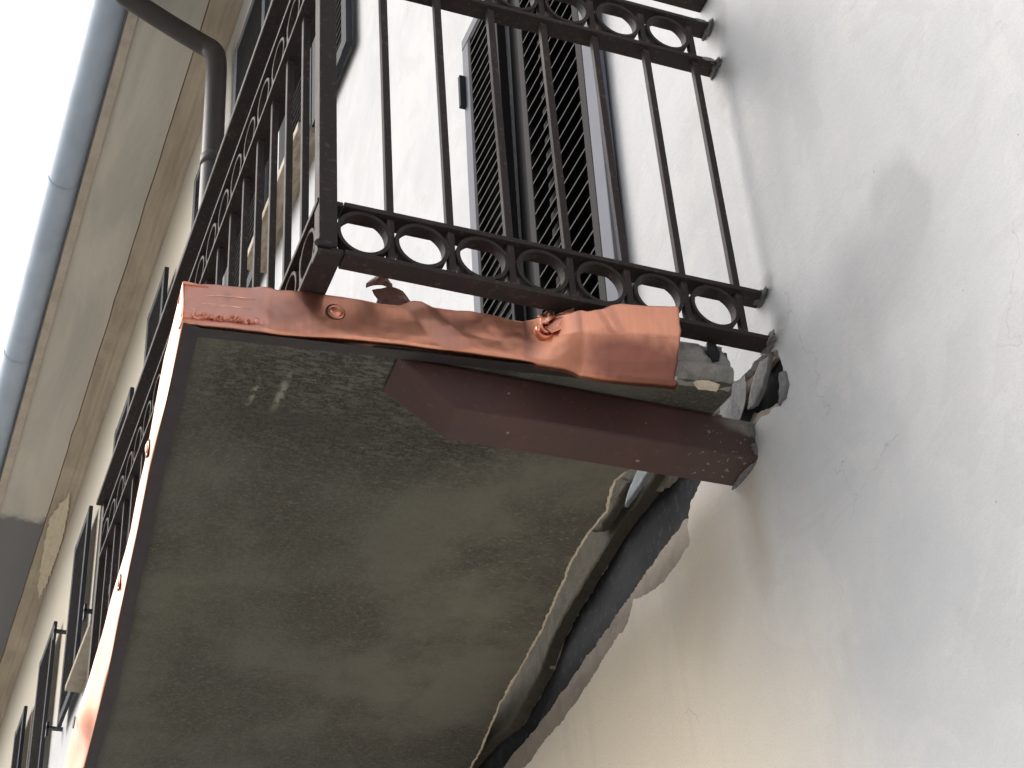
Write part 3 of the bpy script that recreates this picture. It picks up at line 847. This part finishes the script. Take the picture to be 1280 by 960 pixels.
# torn scar with raised curls near the corner
for k in range(11):
    y = 1.095 + k * .0115 + random.uniform(-.004, .004); z = -.238 + .006 * noise.noise(Vector((k * 1.3, 0, 0)))
    x = PX(y) - .002
    tongue([(x, y, z), (x - .004 - .003 * random.random(), y + .006, z + .004 + .004 * random.random()), (x - .001, y + .012, z - .002)], .008, (random.random() * 2, 2 + random.random()), 'torn_burr', .001, 'copper')
# raised scratches
def scratch(pts, r=.0011):
    mb = MB(); mb.tube([(PX(y) + dent(y, .4, z) - .0016, y, z) for y, z in pts], [r * .3] + [r] * (len(pts) - 2) + [r * .3], 5)
    return mb.build('scratch', M['scr'], cop, smooth=True)
ms = Mat('fresh_copper_scratch', (.99, .72, .60), .25, 1.0); M['scr'] = ms.done()
scratch([(1.198, -.186), (1.175, -.180), (1.14, -.178), (1.10, -.179)], .0013)
scratch([(1.205, -.205), (1.19, -.203), (1.18, -.204)], .0010)
scratch([(1.185, -.206), (1.15, -.203), (1.105, -.205)], .0012)
scratch([(1.236, -.212), (1.222, -.222), (1.20, -.230)], .0012)
scratch([(.27, -.21), (.30, -.213), (.33, -.216)], .0005)

# dark crushed piece of the old flashing standing on the slab edge
scr = empty('crumpled_sheet', (.17, .82, -.15))
tag(scr, 'dark crumpled scrap of sheet metal standing on the copper edge under the railing', 'metal scrap')
def scrap(pts, bow, seed):
    mb = MB(); rows = []
    for i, (l, r) in enumerate(pts):
        row = []
        for j in range(9):
            t = j / 8
            y = lerp(l[0], r[0], t); z = lerp(l[1], r[1], t)
            x = .165 - bow * math.sin(math.pi * t) + .010 * noise.noise(Vector((y * 40 + seed, z * 40, i * .4)))
            row.append((x - .17, y - .82, z + .15))
        rows.append(row)
    o = mb.grid(rows).build('bent_sheet', M['scrap'], scr)
    s_ = o.modifiers.new('thickness', 'SOLIDIFY'); s_.thickness = .002
    return o
# base tube lying to the right, hood standing up at the left
scrap([((.862, -.064), (.812, -.060)), ((.862, -.055), (.803, -.050)), ((.853, -.040), (.803, -.040)), ((.842, -.030), (.812, -.036)), ((.834, -.026), (.824, -.030))], .020, 1)
scrap([((.850, -.070), (.775, -.066)), ((.846, -.080), (.762, -.080)), ((.838, -.092), (.764, -.092)), ((.842, -.108), (.775, -.106)), ((.846, -.16), (.79, -.15))], .018, 5)
for q in list(scr.children): q.location.z -= .004
lump((.165, .872, -.137), (.008, .014, .009), 5, M['copper_dark'], 'metal_fragment', scr, 2).location = (-.17, -.82, .15)

# ------------------------------------------------------------------ steel beam under the slab
bm_ = empty('support_beam', (0, 0, 0))
tag(bm_, 'thick dark red painted beam under the balcony end, running into the wall', 'beam')
bd = MB()
bd.hexa([(.146, -.15, -.348), (.258, -.15, -.348), (.262, .667, -.350), (.150, .680, -.352), (.142, -.15, -.2545), (.258, -.15, -.2545), (.262, .80, -.2545), (.143, .805, -.2545)])
bd.build('beam_body', M['beam'], bm_, bevel=.004)
# roughly daubed mortar collar where it enters the wall
for c, r, s in (((.148, .004, -.275), (.012, .010, .020), 1), ((.149, .003, -.322), (.009, .008, .018), 3), ((.21, .002, -.352), (.050, .010, .006), 5)):
    lump(c, r, s, M['fresh'], 'mortar_collar', bm_)
for k in range(5):
    y = random.uniform(.006, .03); lump((.143, y, -.342 + random.uniform(0, .055)), (.002, .004, .004), k, M['fresh'], 'mortar_splash', bm_, 1, .5)
# peeled paint edge along the top
rows = []
for k in range(70):
    y = .80 - k * .0105; w = .007 + .004 * noise.noise(Vector((k * .5, 0, 0)))
    rows.append([(.1405, y, -.2535), (.1395, y, -.2535 - w * .4), (.1385 + .001 * noise.noise(Vector((k * .9, 2, 0))), y, -.2535 - w)])
MB().grid(rows).build('peeling_paint_edge', M['beam'], bm_)

# ------------------------------------------------------------------ railing
rail = empty('balcony_railing', (0, 0, 0))
tag(rail, 'dark brown iron balcony railing with a band of rings above and below its balusters', 'railing')
I = M['iron']
YR = .975; XF = 2.62
TH = .012
LV = [(-.140, -.128, 'bottom_bar'), (-.012, 0.0, 'lower_bar'), (.728, .740, 'upper_bar'), (.868, .880, 'top_bar')]
for z0, z1, nm in LV:
    box(nm, (0, .0, z0), (.048, YR - .018, z1), I, rail, .0015)           # end run to the wall
    box(nm, (.002, YR - .016, z0 - .0006), (XF - .02, YR + .038, z1 - .0006), I, rail, .0015)     # long run
    if nm != 'lower_bar':
        pass
box('handrail', (-.008, -.01, .965), (.046, YR - .015, .985), I, rail, .004)
box('handrail', (-.008, YR - .013, .965), (XF + .03, YR + .058, .985), I, rail, .004)
# posts
def post(x, y0, y1, top=.965, bot=-.128):
    return box('corner_post', (x, y0, bot), (x + .036, y1, top), I, rail, .002)
post(-.001, .972, 1.010, bot=-.1275)
post(XF, .972, 1.010, bot=-.165)
box('post_foot', (-.004, .966, -.1515), (.038, 1.0145, -.1415), I, rail, .003)

bal_me = MB().box((-.008, -.008, 0), (.008, .008, .728)).mesh('baluster', I)
stub_lo = MB().box((-.008, -.008, -.128), (.008, .008, -.012)).mesh('ring_divider', I)
def ring_mesh():
    mb = MB(); rows = []
    R, r, d = .0578, .0490, .013
    for k in range(37):
        a = 2 * math.pi * k / 36; c, s = math.cos(a), math.sin(a)
        rows.append([(-d, R * c, R * s), (-d, r * c, r * s), (d, r * c, r * s), (d, R * c, R * s), (-d, R * c, R * s)])
    mb.grid(rows)
    me = mb.mesh('ring', I)
    for p in me.polygons: p.use_smooth = False
    return me
ring_me = ring_mesh()
def put(me, name, loc, rz=0, ry=0):
    o = bpy.data.objects.new(name, me); link(o, rail); o.location = loc; o.rotation_euler = (ry, 0, rz)
    b = o.modifiers.new('bevel', 'BEVEL'); b.width = .0012; b.segments = 1; b.limit_method = 'ANGLE'; b.angle_limit = math.radians(50)
    return o
ends = [.857, .727, .595, .462, .330, .195, .063]
XB = .018
for y in ends:
    put(bal_me, 'baluster', (XB, y, 0), random.uniform(-.03, .03))
    put(stub_lo, 'ring_divider', (XB, y, 0))
    put(stub_lo, 'ring_divider', (XB, y, .868))
prev = .972
for y in ends:
    c = (prev + y) / 2
    for z in (-.070, .804):
        o = put(ring_me, 'ring', (XB, c, z), random.uniform(-.02, .02), random.uniform(0, 6.28))
        o.scale = (1, min(1.06, (prev - y - .014) / .1156), 1) if False else (1, 1, 1)
    prev = y - .0
longs = [.172 + .1385 * k for k in range(18)]
for x in longs:
    put(bal_me, 'baluster', (x, YR + .018, 0))
    put(stub_lo, 'ring_divider', (x, YR + .018, 0))
    put(stub_lo, 'ring_divider', (x, YR + .018, .868))
prev = .034
for x in longs + [XF]:
    c = (prev + x) / 2
    for z in (-.070, .804):
        put(ring_me, 'ring', (c, YR + .018, z), math.pi / 2, random.uniform(0, 6.28))
    prev = x
# weld beads and mortar at the wall ends
for (x, z) in ((.018, -.006), (.018, .733), (.018, .872), (.016, -.135)):
    lump((x, .006, z), (.028, .009, .013), z * 9, M['fresh'], 'mortar_daub', rail, 3, .8)
for y in (.035, .022):
    lump((.004, y, .736), (.007, .012, .008), y * 40, M['nose'], 'mortar_splash', rail, 2, .5)
    lump((.004, y, .877), (.006, .012, .007), y * 50, M['fresh'], 'mortar_splash', rail, 2, .5)
for y in ends + [.975]:
    lump((XB - .006, y, -.126), (.006, .013, .005), y * 13, I, 'weld_bead', rail, 2, .5)
    lump((XB - .006, y, .744), (.006, .012, .005), y * 17, I, 'weld_bead', rail, 2, .5)
lump((.0, 1.0, -.126), (.012, .02, .008), 3, M['copper_dark'], 'weld_bead', rail, 2, .5)
